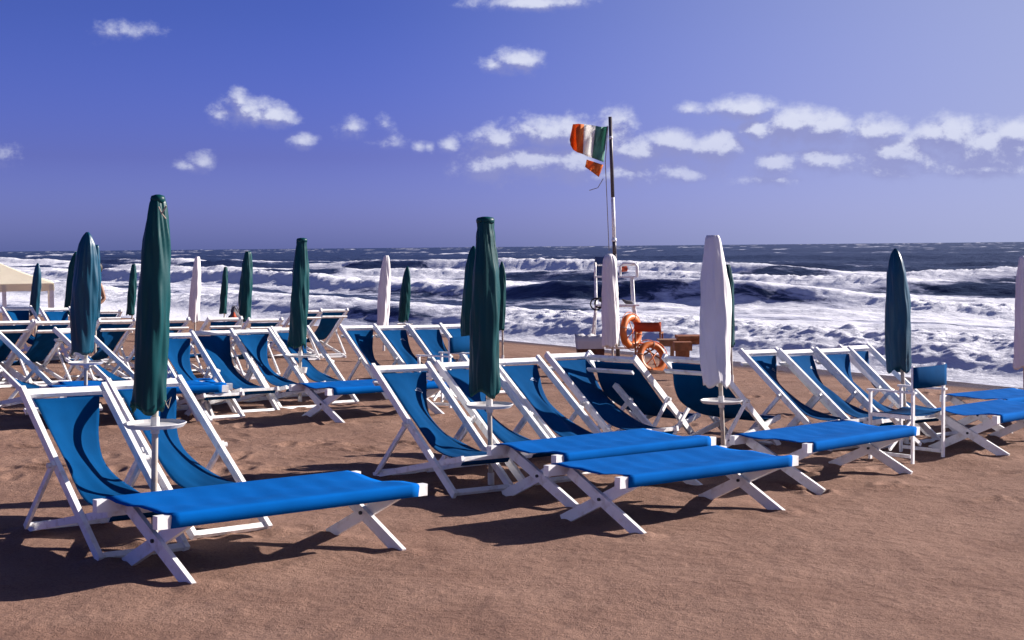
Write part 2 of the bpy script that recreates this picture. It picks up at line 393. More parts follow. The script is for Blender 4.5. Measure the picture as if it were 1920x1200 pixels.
# ------------------------------------------------------------------ sea
def build_sea():
    nr = 1500; na = 760
    inv = np.linspace(1/15.0, 1/9000.0, nr); Yr = 1/inv
    tt = np.tan(np.linspace(R(-34), R(34), na)); Y = np.repeat(Yr[:, None], na, 1); X = Y*tt[None, :]
    s = .84*X+.55*Y; t = -.55*X+.84*Y
    Z = np.zeros_like(X); foam = np.zeros_like(X)
    # zone foam
    zone = np.interp(s, [18, 21, 30, 36, 50, 70, 82, 130], [.80, .60, .36, .60, .42, .40, .08, -.02])
    foam = zone+fbm(s*.14, t*.05, 4, 31)*.75+fbm(s*.5, t*.18, 3, 37)*.5
    crests = [  # s position, height, front width, back width, breaking
        (23.4, .46, 2.3, 2.4, 1.0), (29.5, .14, 1.5, 2.5, .5), (38.0, .68, 1.3, 3.5, .75), (46.5, .22, 2, 4, .55), (56, .6, 2, 5, .5),
        (73, 1.15, 2.6, 6, .55), (92, .5, 3, 8, .2), (118, .6, 4, 10, .2), (150, .55, 5, 12, .15), (190, .5, 6, 14, .12), (240, .5, 8, 18, .1), (310, .5, 9, 20, .1), (400, .5, 10, 24, .08)]
    for k, (sk, A, wf, wb, br) in enumerate(crests):
        sc = 1 if sk < 60 else sk/60
        wob = fbm(t*.035/sc, t*0+k*7.3, 3, 50+k)*(3.0 if k else 1.0)*sc+fbm(t*.22, t*0+k, 2, 60+k)*(.5 if k else .35)
        amp = A*(1+1.2*fbm(t*.045/sc, t*0+k*3.1, 2, 80+k)); amp = np.clip(amp, .45*A, 1.4*A)
        d = s-(sk+wob)
        prof = np.where(d < 0, np.exp(-(d/wf)**2), np.exp(-(np.abs(d)/wb)**1.5))
        brk = np.clip(.5+ (br-.5)*1.2+2.2*fbm(t*.05/sc, t*0+k*11.7, 2, 100+k), 0, 1)
        # tumbling whitewater
        lump = .2-.8*np.abs(fbm(s*.9, t*.7, 2, 120+k, .5))+.9*fbm(s*3.2, t*2.6, 4, 320+k, .6)
        Z += amp*prof+brk*prof*lump*(.20 if k == 0 else .24)*min(A, .6)
        lip = np.exp(-((d-.3*wf)/(.9*wf))**2)
        face = np.where(d < 0, np.exp(-((d+wf*.9)/(wf*.9))**2), 0)
        foam += 1.15*brk*np.where(d < 0, np.exp(-(d/(wf*2.2))**2), np.exp(-(d/(wb*.55))**2))
        foam += .8*lip*np.clip(brk+.35, 0, 1)*(1 if sk < 80 else .6)
        foam -= (1-brk)*.85*face*min(1, A+.3)
    Z += fbm(s*.25, t*.12, 4, 200)*.26*np.clip((s-22)/15, .15, 1)+fbm(s*1.1, t*.6, 3, 210)*.10*np.clip(200/np.maximum(Y, 1), 0, 1)
    far = np.clip((s-80)/40, 0, 1)
    wc = fbm(s*.045, t*.018, 4, 300, .6)+.5*fbm(s*.16, t*.05, 3, 310)
    foam = foam*(1-far)+far*(np.clip(foam, 0, .25)+np.clip((wc-.36)*4.0, -.2, .8))
    edge = np.clip((s-19.6)/1.6, 0, 1)
    Z = Z*edge
    foam = np.where(s < 21, np.maximum(foam, .55), foam)
    o = grid_mesh('sea', X, Y, Z+SEA, sea_material(), {'foam': foam}); tag(o, kind='structure')
build_sea()

# ------------------------------------------------------------------ deck chair
CH_W = .564
def spline(P, u):
    L = [0]
    for i in range(1, len(P)): L.append(L[-1]+(P[i]-P[i-1]).length)
    q = max(0, min(1, u))*L[-1]; i = 0
    while i < len(P)-2 and L[i+1] < q: i += 1
    f = (q-L[i])/(L[i+1]-L[i]); p0 = P[max(i-1, 0)]; p1 = P[i]; p2 = P[i+1]; p3 = P[min(i+2, len(P)-1)]
    return .5*((2*p1)+(p2-p0)*f+(2*p0-5*p1+4*p2-p3)*f*f+(3*p1-p0-3*p2+p3)*f**3)
TAUT = [Vector((a, 0, b)) for a, b in [(-1.105, .835), (-1.01, .775), (-.84, .648), (-.67, .520), (-.52, .405), (-.38, .325), (-.22, .290), (-.07, .288), (.0, .300), (.022, .270), (.0, .235)]]
DEEP = [Vector((a, 0, b)) for a, b in [(-1.105, .835), (-1.10, .72), (-1.10, .58), (-1.03, .445), (-.84, .355), (-.56, .305), (-.28, .275), (-.07, .282), (.0, .300), (.022, .270), (.0, .235)]]
SL_W = .43
# twist, start of the twist, billow amplitude, billow place
SL_KIND = [(1.0, 1.0, .008, .5), (.95, 1.5, .010, .6), (.90, 1.9, .008, .7), (.55, 1.2, .045, .45), (.42, 1.0, .050, .60), (.78, 1.3, .030, .35)]
def sling_pt(kind, u, v, off=0.0):
    tw, ex, ba, bp = SL_KIND[kind]
    def raw(u, v):
        k = tw*v**ex; p = spline(TAUT, u).lerp(spline(DEEP, u), k)
        e = math.sin(math.pi*min(1, max(0, u)))
        b = ba*e*math.exp(-((v-bp+.35*(u-.5))/.22)**2)*math.exp(-((u-.45)/.3)**2)
        w = .0045*e*(math.sin(v*11+kind*2+u*6)+.7*math.sin(v*19-u*13+kind)+.5*math.sin(u*17+v*5+kind*3))
        sag = -.018*e*(1-(2*v-1)**2)
        y = (v-.5)*SL_W*(1-.06*e)
        return p+Vector((.6, 0, .8))*(b+w+sag)+Vector((0, y, 0))
    p = raw(u, v)
    if off:
        a = raw(min(1, u+.01), v)-raw(max(0, u-.01), v); b = raw(u, min(1, v+.02))-raw(u, max(0, v-.02)); n = a.cross(b).normalized()
        if n.z < 0 and u < .9: n = -n
        p = p+n*off
    return p
def sling_mesh(kind, th=.002, nl=44, nw=16):
    bm = bmesh.new(); top = [[bm.verts.new(sling_pt(kind, i/nl, j/nw)) for j in range(nw+1)] for i in range(nl+1)]
    for i in range(nl):
        for j in range(nw): bm.faces.new([top[i][j], top[i+1][j], top[i+1][j+1], top[i][j+1]])
    return bm
def make_chair(seed=0):
    t = empty('deck_chair', (0, 0, 0)); hw = CH_W/2-.019
    A0 = Vector((0, 0, .02)); A1 = Vector((-1.126, 0, .87)); ad = (A1-A0).normalized()
    bm = bmesh.new()
    for s in (-1, 1): bar(bm, A0+Vector((0, s*hw, 0)), A1+ad*.045+Vector((0, s*hw, 0)), .030, .056)
    obj('back_frame', bm, MT['paint'], t, bevel=.004)
    n = Vector((ad.z, 0, -ad.x))
    bm = bmesh.new(); c = A1
    bar(bm, c+Vector((0, -hw+.014, 0)), c+Vector((0, hw-.014, 0)), .030, .052, side=Vector((ad.z, 0, -ad.x)))
    obj('top_rail', bm, MT['paint'], t, bevel=.004)
    bm = bmesh.new(); c = A0+ad*(1.365)
    bar(bm, c-n*.105+Vector((0, -hw+.014, 0)), c-n*.105+Vector((0, hw-.014, 0)), .02, .045, side=n)
    obj('cross_rail', bm, MT['paint'], t, bevel=.003)
    bm = bmesh.new(); c = A0+ad*.03
    bar(bm, c+Vector((0, -hw+.014, 0)), c+Vector((0, hw-.014, 0)), .026, .04, side=n)
    obj('foot_rail', bm, MT['paint'], t, bevel=.003)
    # seat frame
    hb = hw-.030; B0 = Vector((.015, 0, .285)); B1 = Vector((-1.16, 0, .025)); bd = (B0-B1).normalized()
    bm = bmesh.new()
    for s in (-1, 1): bar(bm, B1+Vector((0, s*hb, 0)), B0+bd*.035+Vector((0, s*hb, 0)), .024, .044)
    bar(bm, B1+bd*.05+Vector((0, -hb, 0)), B1+bd*.05+Vector((0, hb, 0)), .022, .034, side=Vector((1, 0, 0)))
    bar(bm, B1+bd*.16+Vector((0, -hb, 0)), B1+bd*.16+Vector((0, hb, 0)), .022, .030, side=Vector((1, 0, 0)))
    obj('seat_frame', bm, MT['paint'], t, bevel=.004)
    bm = bmesh.new(); bar(bm, B0+Vector((0, -hb-.015, 0)), B0+Vector((0, hb+.015, 0)), .028, .040, side=Vector((0, 0, 1)))
    obj('front_rail', bm, MT['paint'], t, bevel=.003)
    # prop
    P1 = A0.lerp(A1, .55); P0 = Vector((-1.02, 0, .075))
    bm = bmesh.new(); hp = hw+.026
    for s in (-1, 1): bar(bm, P1+Vector((0, s*hp, 0)), P0+Vector((0, s*hp, 0)), .020, .036, ext=.02)
    bar(bm, P0+Vector((0, -hp, 0)), P0+Vector((0, hp, 0)), .024, .024, side=Vector((0, 0, 1)))
    obj('prop_frame', bm, MT['paint'], t, bevel=.003)
    for s in (-1, 1):
        bm = bmesh.new(); tube(bm, [P1+Vector((0, s*(hp+.008), 0)), P1+Vector((0, s*(hp+.032), 0))], .017, 10)
        obj('pivot_knob', bm, MT['tray'], t, smooth=False)
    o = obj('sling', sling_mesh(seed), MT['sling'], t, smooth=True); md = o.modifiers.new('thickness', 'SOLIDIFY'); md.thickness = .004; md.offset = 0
    t['_k'] = seed
    return t
chairs = [make_chair(i) for i in range(6)]
for c_ in chairs: del c_['_k']
used = [False]*6
def add_emblem(chair, kind):
    sl = [c for c in chair.children if c.name.startswith('sling')][0]
    bm = bmesh.new(); P = lambda a, b: sling_pt(kind, .105+b*.62, .74+a/SL_W, .006)
    def quad(p, q, r, s): bm.faces.new([bm.verts.new(P(u, v)) for u, v in (p, q, r, s)])
    for k in range(5): quad((-.05+.02*k, .030), (-.03+.02*k, .030), (-.03+.02*k, .040), (-.05+.02*k, .040))
    m = 10
    for k in range(m):
        t0 = math.pi*k/m; t1 = math.pi*(k+1)/m
        quad((.034*math.cos(t0), .024-.024*math.sin(t0)), (.034*math.cos(t1), .024-.024*math.sin(t1)), (.012*math.cos(t1), .022-.008*math.sin(t1)), (.012*math.cos(t0), .022-.008*math.sin(t0)))
    return obj('printed_emblem', bm, MT['emblem'], sl)
cidx = [0]
KINDS = [0, 1, 2, 1, 3, 4, 3, 5, 2, 3, 5, 1, 0, 5, 0, 2, 0, 3, 4, 1, 0, 2, 3, 4, 5, 0, 1, 2, 3, 4, 5, 0, 1]
def place_chair(px, py, ang, corner, label, group, dY=0, emblem=False):
    k = KINDS[cidx[0]]; ang += 1.6*math.sin(cidx[0]*2.3); cidx[0] += 1
    if not used[k]: o = chairs[k]; used[k] = True
    else: o = copy_tree(chairs[k])
    p = at(px, py, .875)
    if dY: p = atY(px, py, p.y+dY)
    th = R(ang); fw = Vector((math.cos(th), math.sin(th), 0)); lf = Vector((-fw.y, fw.x, 0))
    left_in_image = -1 if lf.x > 0 else 1          # which local side is image-left
    sd = left_in_image if corner == 'L' else -left_in_image
    base = Vector((p.x, p.y, 0))+fw*1.126-lf*(sd*CH_W/2)
    g0 = gz(base.x, base.y); gb = gz(base.x-fw.x*1.1, base.y-fw.y*1.1)
    gl = gz(base.x+lf.x*.3, base.y+lf.y*.3); gr_ = gz(base.x-lf.x*.3, base.y-lf.y*.3)
    pitch = math.atan2(gb-g0, 1.1); roll = math.atan2(gl-gr_, .6)
    o.location = (base.x, base.y, g0-.008)
    o.rotation_euler = (roll, pitch, th)
    o.name = 'deck_chair'; tag(o, label, 'deck chair', group)
    if emblem: add_emblem(o, k)
    return o
G1 = 'deck chairs of the front row'; G2 = 'deck chairs of the second row'; G3 = 'deck chairs of the back row turned to the sea'
place_chair(32, 735, -50, 'L', 'blue deck chair directly behind the nearest cot, leftmost of the front row', G1)
place_chair(194, 720, -49, 'L', 'blue deck chair behind the tallest green umbrella, right neighbour of the leftmost front chair', G1)
place_chair(693, 690, -51, 'L', 'blue deck chair with small emblem, just left of the middle green umbrella and its tray', G1, emblem=True)
place_chair(815, 684, -51, 'L', 'blue deck chair directly behind the middle green umbrella pole and round tray', G1)
place_chair(918, 677, -50, 'L', 'blue deck chair with creased sling, first one right of the middle green umbrella', G1, emblem=True)
place_chair(1022, 667, -49, 'L', 'blue deck chair in the front row, second one right of the middle green umbrella', G1)
place_chair(1192, 673, 50, 'R', 'deck chair with near-black shaded sling turned to the sea, between blue chairs and life ring', G1)
place_chair(1337, 676, 48, 'R', 'deck chair with near-black shaded sling turned to the sea, behind the tall white umbrella', G1)
place_chair(1387, 660, -50, 'L', 'blue deck chair with emblem, first one right of the tall white umbrella', G1, emblem=True)
place_chair(1460, 660, -50, 'L', 'blue deck chair, second one right of the tall white umbrella', G1)
place_chair(1528, 661, -50, 'L', 'blue deck chair, third one right of the tall white umbrella, half hidden by its neighbours', G1, dY=.35)
place_chair(1572, 663, -48, 'L', 'blue deck chair left of the right-hand blue-green umbrella, fourth from the tall white umbrella', G1, dY=1.1)
place_chair(276, 628, -50, 'L', 'deck chair mostly hidden behind the tall green umbrella, left end of the second row', G2)
place_chair(353, 623, -50, 'L', 'second-row deck chair just right of the tallest green umbrella, blue sling half shaded', G2)
place_chair(429, 621, -50, 'L', 'second-row deck chair between the half-shaded one and the chair by the umbrella tray', G2)
place_chair(505, 617, -50, 'L', 'second-row deck chair behind the green umbrella that has a small tray at mid-left', G2)
place_chair(635, 613, -50, 'L', 'second-row deck chair, first one right of the mid-left green umbrella with tray', G2)
place_chair(700, 613, -50, 'L', 'second-row deck chair in front of the distant white umbrella', G2)
place_chair(763, 612, -50, 'L', 'second-row deck chair in front of the small distant green umbrella', G2)
place_chair(823, 612, -50, 'L', 'second-row deck chair partly behind the middle green umbrella, next to the director chair', G2, dY=.3)
place_chair(-6, 622, -22, 'R', 'deck chair cut off by the left edge of the picture, dark blue sling', G2)
place_chair(158, 616, -20, 'R', 'deck chair behind the left green umbrella with tray, its frame sloping down to the right', G2)
place_chair(60, 603, 133, 'R', 'back-row deck chair facing the sea at the far left edge', G3)
place_chair(135, 603, 133, 'R', 'back-row deck chair facing the sea in front of the white gazebo post', G3)
place_chair(252, 601, 132, 'R', 'back-row deck chair facing the sea, between the left green umbrella and the tallest one', G3)
place_chair(352, 599, 130, 'R', 'back-row deck chair facing the sea, in front of the leftmost white umbrella', G3)
place_chair(451, 597, 128, 'R', 'back-row deck chair facing the sea, beside the orange beach bag', G3)
place_chair(527, 599, 127, 'R', 'back-row deck chair facing the sea, right of the dark green umbrella near the orange bag', G3)
place_chair(601, 583, 125, 'R', 'farther deck chair facing the sea, half hidden by the mid-left green umbrella', G3)
place_chair(650, 581, 125, 'R', 'farther deck chair standing clear on open sand, dark sling, right of the mid-left green umbrella', G3)
place_chair(226, 583, 125, 'R', 'distant deck chair beside the standing person, low dark sling', G3)
place_chair(0, 577, -45, 'L', 'distant blue deck chair under the white gazebo, at the left edge', 'distant deck chairs by the gazebo')
place_chair(72, 579, -45, 'L', 'distant blue deck chair right of the thin green umbrella by the gazebo', 'distant deck chairs by the gazebo')
for k in range(6):
    assert used[k]

# ------------------------------------------------------------------ cots
CL, CW, CHT = 1.80, .70, .395
def make_cot(seed=0):
    t = empty('folding_cot', (0, 0, 0)); rl = CL/2; rw = CW/2-.022
    for s in (-1, 1):
        bm = bmesh.new(); bar(bm, (-rl, s*rw, CHT-.038), (rl, s*rw, CHT-.038), .048, .070)
        obj('side_rail', bm, MT['paint'], t, bevel=.005)
    bm = bmesh.new(); nl = 30; rg = random.Random(seed)
    prof = [(-CW/2-.004, CHT-.072), (-CW/2-.007, CHT-.012), (-CW/2-.001, CHT-.001), (-CW/2+.012, CHT+.002), (-.22, CHT-.006), (-.11, CHT-.014), (0, CHT-.017), (.11, CHT-.014), (.22, CHT-.006),
            (CW/2-.012, CHT+.002), (CW/2+.001, CHT-.001), (CW/2+.007, CHT-.012), (CW/2+.004, CHT-.072)]
    rows = []
    e = CL/2-.075
    for i in range(nl+1):
        x = -e+2*e*i/nl; r = []
        for j, (y, z) in enumerate(prof):
            mid = 3 < j < 9
            dz = (.008*math.sin(x*5+seed)*math.cos(y*9)+.006*math.sin(x*13+y*17+seed)+.004*math.sin(x*31-y*11+seed*2)) if mid else 0
            r.append(bm.verts.new((x+(.006*math.sin(j*1.3+seed) if i in (0, nl) else 0), y, z+dz)))
        rows.append(r)
    for i in range(nl):
        for j in range(len(prof)-1): bm.faces.new([rows[i][j], rows[i+1][j], rows[i+1][j+1], rows[i][j+1]])
    o = obj('canvas', bm, MT['cotcloth'], t, smooth=True)
    md = o.modifiers.new('thickness', 'SOLIDIFY'); md.thickness = .004; md.offset = 1
    for sx in (-1, 1):
        x = sx*.70
        for s in (-1, 1):
            # each leg runs from one foot up to the opposite rail
            p = Vector((x+s*.014, s*.385, .0)); q = Vector((x+s*.014, -s*(rw-.03), CHT-.05))
            bm = bmesh.new(); bar(bm, p, q, .028, .074, side=Vector((1, 0, 0)))
            obj('leg', bm, MT['paint'], t, bevel=.004)
        bm = bmesh.new(); zc = (CHT-.05)*.385/(.385+rw-.03)
        tube(bm, [(x-.04, 0, zc), (x+.04, 0, zc)], .011, 10); obj('leg_bolt', bm, MT['black'], t)
    return t
cots = [make_cot(i*2) for i in range(3)]; cused = [False]*3; kidx = [0]
def place_cot(cx, cy, yaw, label, group='folding cots on the sand'):
    k = kidx[0] % 3; kidx[0] += 1
    if not cused[k]: o = cots[k]; cused[k] = True
    else: o = copy_tree(cots[k])
    e = Vector((math.cos(yaw), math.sin(yaw))); n = Vector((-e.y, e.x))
    pitch = -math.atan2(gz(cx+e.x*.7, cy+e.y*.7)-gz(cx-e.x*.7, cy-e.y*.7), 1.4)
    roll = math.atan2(gz(cx+n.x*.35, cy+n.y*.35)-gz(cx-n.x*.35, cy-n.y*.35), .7)
    o.location = (cx, cy, gz(cx, cy)-.012); o.rotation_euler = (roll, pitch, yaw); o.name = 'folding_cot'
    tag(o, label, 'folding cot', group); return o
def cot_from(px, py, sx, sy, yaw, label):
    p = at(px, py, CHT); e = Vector((math.cos(yaw), math.sin(yaw))); n = Vector((-e.y, e.x))
    c = Vector((p.x, p.y))-e*(sx*CL/2)-n*(sy*CW/2); return place_cot(c.x, c.y, yaw, label)
place_cot(-1.42, 8.07, .755, 'azure folding cot nearest the camera at lower left, standing alone in front of two chairs')
place_cot(.69, 10.66, .77, 'azure folding cot behind and left of the middle one, closest to the middle green umbrella')
place_cot(1.10, 9.63, .72, 'azure folding cot in the middle foreground, in front of the two other cots it touches')
place_cot(2.57, 11.54, .82, 'azure folding cot right of the middle pair, in front of the tall white umbrella')
cot_from(612, 727, -1, -1, .76, 'second-row folding cot with crossed legs, between the front chairs and the mid-left umbrella')
cot_from(427, 720, 1, -1, .60, 'second-row folding cot whose white rail end shows right of the tallest green umbrella')
cot_from(112, 724, -1, -1, .45, 'second-row folding cot seen behind the leftmost front chairs, under the left umbrella tray')
cot_from(1868, 778, -1, -1, .85, 'folding cot at the right edge of the picture with long white leg on the sand')
cot_from(1878, 748, -1, -1, .80, 'folding cot farther back at the right edge, behind the other one there')
# ------------------------------------------------------------------ umbrellas
def umbrella(x0, ytop, ybot, xf, Y, color, label, wpx, tray=None, group=None, style='column', seed=0, cord=False, foot=None, low=None):
    """closed umbrella: canopy top pixel (x0,ytop), canopy bottom row, foot column xf, distance Y"""
    rg = random.Random(seed+3); top = atY(x0, ytop, Y); bot = atY(x0+(xf-x0)*(ybot-ytop)/max(1, (foot or ybot+90)-ytop), ybot, Y)
    fx = atY(xf, foot or (ybot+90), Y).x; g0 = gz(fx, Y)
    base = Vector((fx, Y, g0))
    t = empty('closed_umbrella', base); m = {'green': MT['green'], 'blue': MT['bluegreen'], 'white': MT['whitecover']}[color]
    T = top-base; ax = T.normalized(); z1 = T.z; z0 = bot.z-g0
    P = lambda z: Vector((T.x*z/T.z, 0, z))
    bm = bmesh.new(); tube(bm, [Vector((0, 0, -.12)), P(z0*.5), P(z0+.06), P(z1-.05)], .019, 12)
    obj('pole', bm, MT['pole'], t, smooth=True)
    # canopy
    rb = wpx/2*Y/F_PX; H = z1-z0; nz = 40; ns = 56; folds = rg.choice([6, 7, 8]); ph = rg.uniform(0, 6)
    if style == 'column': R_ = lambda u: np.interp(u, [0, .02, .05, .12, .3, .55, .8, .97, 1], [1.0, 1.02, 1.0, .98, 1.0, .93, .74, .46, .34])
    elif style == 'neck': R_ = lambda u: np.interp(u, [0, .03, .2, .45, .7, .86, .92, .955, .98, 1], [.98, 1.0, .97, .98, .90, .66, .60, .52, .56, .50])
    elif style == 'board': R_ = lambda u: np.interp(u, [0, .05, .3, .6, .85, .93, .97, .99, 1], [.84, .88, .98, 1.0, .96, .88, .72, .50, .30])
    elif style == 'bullet': R_ = lambda u: np.interp(u, [0, .05, .3, .55, .8, .9, .96, .99, 1], [.90, .93, 1.0, .98, .80, .60, .38, .20, .10])
    else: R_ = lambda u: np.interp(u, [0, .05, .3, .5, .7, .85, .93, .98, 1], [.90, .92, .98, 1.0, .90, .70, .58, .50, .40])
    bm = bmesh.new(); rings = []
    for i in range(nz+1):
        u = i/nz; z = z0+H*u; r0 = rb*float(R_(u)); c = P(z)+Vector((-.04*(1-u)**1.5, -.01*(1-u), 0)); ring = []
        for k in range(ns):
            a = 2*math.pi*k/ns
            tw = a+.35*u+.15*math.sin(5*u+ph)
            f = 1+.055*math.sin(folds*tw+ph+.8*math.sin(3*u+ph))*(1-.3*u)+.09*math.sin(2*tw+ph*2+2.2*u)+.05*math.sin((folds*2+1)*tw+9*u)*math.sin(7*u+ph)+.05*math.sin(3*tw-9*u+ph)+.025*math.sin(5*tw+23*u+ph)
            f = f/1.08
            wz = (.018*math.sin(folds*tw*.5+ph)+.012*math.sin(3*a+ph)) if i < 2 else 0
            ring.append(bm.verts.new(c+Vector((math.cos(a)*r0*f, math.sin(a)*r0*f, wz*rb/.12))))
        rings.append(ring)
    for i in range(nz):
        for k in range(ns): bm.faces.new([rings[i][k], rings[i][(k+1) % ns], rings[i+1][(k+1) % ns], rings[i+1][k]])
    bm.faces.new(rings[-1])
    # inside of the skirt
    inner = [bm.verts.new(rings[0][k].co.lerp(P(z0+.12), .5)+Vector((0, 0, .10))) for k in range(ns)]
    for k in range(ns): bm.faces.new([rings[0][(k+1) % ns], rings[0][k], inner[k], inner[(k+1) % ns]])
    bm.faces.new(inner[::-1])
    obj('canopy', bm, m, t, smooth=True)
    if style == 'neck' or style == 'column' and Y < 16:
        bm = bmesh.new(); r = rb*float(R_(1))*1.08; c = P(z1)
        lathe(bm, [(r, -.03), (r*1.05, -.005), (r*.9, .012), (r*.3, .02)], 20, c); obj('cap', bm, m, t, smooth=True)
    if tray:
        zt = atY(xf, tray, Y).z-g0; c = P(zt); bm = bmesh.new(); rr = .186
        lathe(bm, [(.03, -.012), (rr-.02, -.010), (rr, .012), (rr-.006, .016), (rr-.018, -.002), (.03, -.004)], 40, c); obj('tray', bm, MT['tray'], t, smooth=False)
        bm = bmesh.new(); tube(bm, [P(zt-.05), P(zt+.05)], .026, 14); obj('tray_collar', bm, MT['tray'], t)
    if low:
        zt = atY(xf, low, Y).z-g0; c = P(zt)+Vector((.03, -.02, 0)); bm = bmesh.new()
        lathe(bm, [(.02, -.05), (.045, -.045), (.06, .02), (.055, .022), (.04, -.03), (.01, -.035)], 20, c); obj('cup_holder', bm, MT['tray'], t)
    if cord:
        bm = bmesh.new(); q = P(z1-.085)+Vector((.045, -.075, 0))
        tube(bm, [q+Vector((-.02, 0, .03)), q+Vector((0, -.01, -.01)), q+Vector((.02, 0, -.04))], .005, 6)
        tube(bm, [q+Vector((0, -.01, -.01)), q+Vector((.03, -.02, .035))], .005, 6); obj('tie_cord', bm, MT['rope'], t)
        bm = bmesh.new(); q = P(z0+.05)+Vector((rb*.75, -rb*.7, 0))
        tube(bm, [q, q+Vector((.03, -.01, .03)), q+Vector((.012, -.01, -.035)), q+Vector((-.01, 0, .01))], .003, 6); obj('tie_cord', bm, MT['rope'], t)
    # little heap of sand and ground sleeve
    bm = bmesh.new(); tube(bm, [(0, 0, -.1), P(.10)], .026, 12); obj('ground_sleeve', bm, MT['tray'], t)
    tag(t, label, 'umbrella', group); return t
GU = 'closed green umbrellas'; GW = 'closed white umbrellas'
umbrella(296, 371, 767, 288, 8.42, 'green', 'tallest closed green umbrella with round white tray, nearest the camera at left', 72, tray=797, group=GU, cord=True, foot=1020, seed=1)
umbrella(910, 411, 738, 921, 10.85, 'green', 'closed green umbrella with capped top and round white tray in the middle of the picture', 62, tray=761, group=GU, style='neck', foot=912, seed=2)
umbrella(566, 449, 650, 562, 17.0, 'green', 'closed green umbrella with round tray in the second row, mid-left', 37, tray=667, low=692, group=GU, style='neck', foot=755, seed=3)
umbrella(164, 435, 662, 160, 14.8, 'blue', 'closed blue-green umbrella at left with round tray, between two thinner ones', 48, tray=681, group=GU, style='bullet', foot=790, seed=4)
umbrella(143, 472, 588, 130, 27, 'green', 'thin green umbrella peeking out on the left of the left umbrella with tray', 26, group=GU, style='bullet', seed=5)
umbrella(181, 459, 602, 178, 22.5, 'blue', 'thin green umbrella peeking out on the right of the left umbrella with tray', 24, group=GU, seed=6)
umbrella(71, 493, 592, 66, 27, 'blue', 'thin green umbrella in front of the white gazebo at far left', 18, group=GU, style='bullet', seed=7)
umbrella(251, 495, 590, 248, 34, 'green', 'thin green umbrella just left of the tallest green umbrella', 17, group=GU, seed=8)
umbrella(423, 500, 588, 421, 34, 'green', 'smallest green umbrella, above the orange beach bag', 15, tray=597, group=GU, seed=9)
umbrella(465, 471, 603, 460, 24.5, 'green', 'green umbrella right of the orange beach bag', 28, group=GU, seed=10)
umbrella(764, 499, 602, 758, 32, 'green', 'pointed distant green umbrella right of the distant white one', 20, tray=608, group=GU, style='bullet', seed=11)
umbrella(888, 461, 640, 882, 18.5, 'green', 'green umbrella half hidden behind the left side of the middle umbrella', 32, group=GU, style='bullet', seed=12)
umbrella(941, 490, 619, 943, 26, 'green', 'thin green umbrella half hidden behind the right side of the middle umbrella', 18, group=GU, style='bullet', seed=13, foot=700)
umbrella(1364, 496, 648, 1373, 22, 'green', 'green umbrella half hidden behind the tall white umbrella', 26, group=GU, seed=14)
umbrella(1679, 466, 694, 1700, 13.6, 'blue', 'closed blue-green umbrella at right above the director chair', 46, group=GU, style='bullet', foot=862, seed=15)
umbrella(1337, 441, 722, 1358, 12.4, 'white', 'tall closed white umbrella with tray, right of the life rings', 56, tray=753, group=GW, style='spindle', foot=868, seed=16)
umbrella(1143, 476, 650, 1150, 22.5, 'white', 'closed white umbrella in front of the lifeguard chair', 33, group=GW, style='board', foot=692, seed=17)
umbrella(724, 479, 616, 720, 28.5, 'white', 'distant closed white umbrella in the centre-left, beside a pointed green one', 25, group=GW, seed=18)
umbrella(370, 481, 603, 366, 31, 'white', 'leftmost closed white umbrella, right of the tallest green umbrella', 23, group=GW, seed=19)
umbrella(1918, 480, 690, 1922, 18, 'white', 'closed white umbrella cut off by the right edge of the picture', 34, group=GW, seed=20)

# ------------------------------------------------------------------ director chairs
def director(px, py, ang, label, cloth, frame, sc=1.0, cat='chair'):
    """(px,py): foot of the image-left rear leg"""
    p = at(px, py); t = empty('director_chair', (p.x, p.y, gz(p.x, p.y)), R(ang)); w = .50*sc; d = .44*sc; hs = .44*sc; ha = .62*sc; hb = .87*sc
    for y in (0, w):
        for x, h in ((0, hb), (d, ha)):
            bm = bmesh.new(); bar(bm, (x, y, -.01), (x, y, h), .022, .030, side=Vector((1, 0, 0))); obj('leg', bm, frame, t, bevel=.003)
        bm = bmesh.new(); bar(bm, (-.03, y, ha+.012), (d+.03, y, ha+.012), .042, .018); obj('armrest', bm, frame, t, bevel=.003)
        bm = bmesh.new(); bar(bm, (.02, y, hs-.03), (d-.02, y, hs-.03), .024, .036); obj('side_rail', bm, frame, t, bevel=.003); bm = bmesh.new(); bar(bm, (.02, y, .06), (d-.02, y, .06), .022, .03); obj('side_rail', bm, frame, t, bevel=.003)
    bm = bmesh.new(); bar(bm, (d*.5, .02, .10), (d*.5+.02, w-.02, hs-.05), .02, .032, side=Vector((1, 0, 0))); bar(bm, (d*.5+.03, w-.02, .10), (d*.5+.05, .02, hs-.05), .02, .032, side=Vector((1, 0, 0))); obj('cross_brace', bm, frame, t)
    bm = bmesh.new(); n = 8; rr = []
    for i in range(n+1):
        y = w*i/n; z = hs-.005-.025*math.sin(math.pi*i/n); rr.append([bm.verts.new((x, y, z)) for x in (.02, d-.02)])
    for i in range(n): bm.faces.new([rr[i][0], rr[i][1], rr[i+1][1], rr[i+1][0]])
    o = obj('seat', bm, cloth, t, smooth=True); md = o.modifiers.new('thickness', 'SOLIDIFY'); md.thickness = .006
    bm = bmesh.new(); rr = []
    for i in range(n+1):
        y = -.022+(w+.044)*i/n; x = -.020-.035*math.sin(math.pi*i/n); rr.append([bm.verts.new((x, y, z)) for z in (hb-.19*sc-.01, hb-.1*sc, hb-.01)])
    for i in range(n):
        for j in range(2): bm.faces.new([rr[i][j], rr[i+1][j], rr[i+1][j+1], rr[i][j+1]])
    o = obj('backrest', bm, cloth, t, smooth=True); md = o.modifiers.new('thickness', 'SOLIDIFY'); md.thickness = .006
    tag(t, label, cat); return t
director(1768, 858, 132, 'blue canvas director chair with white frame below the right-hand blue-green umbrella', MT['sling'], MT['paint'])
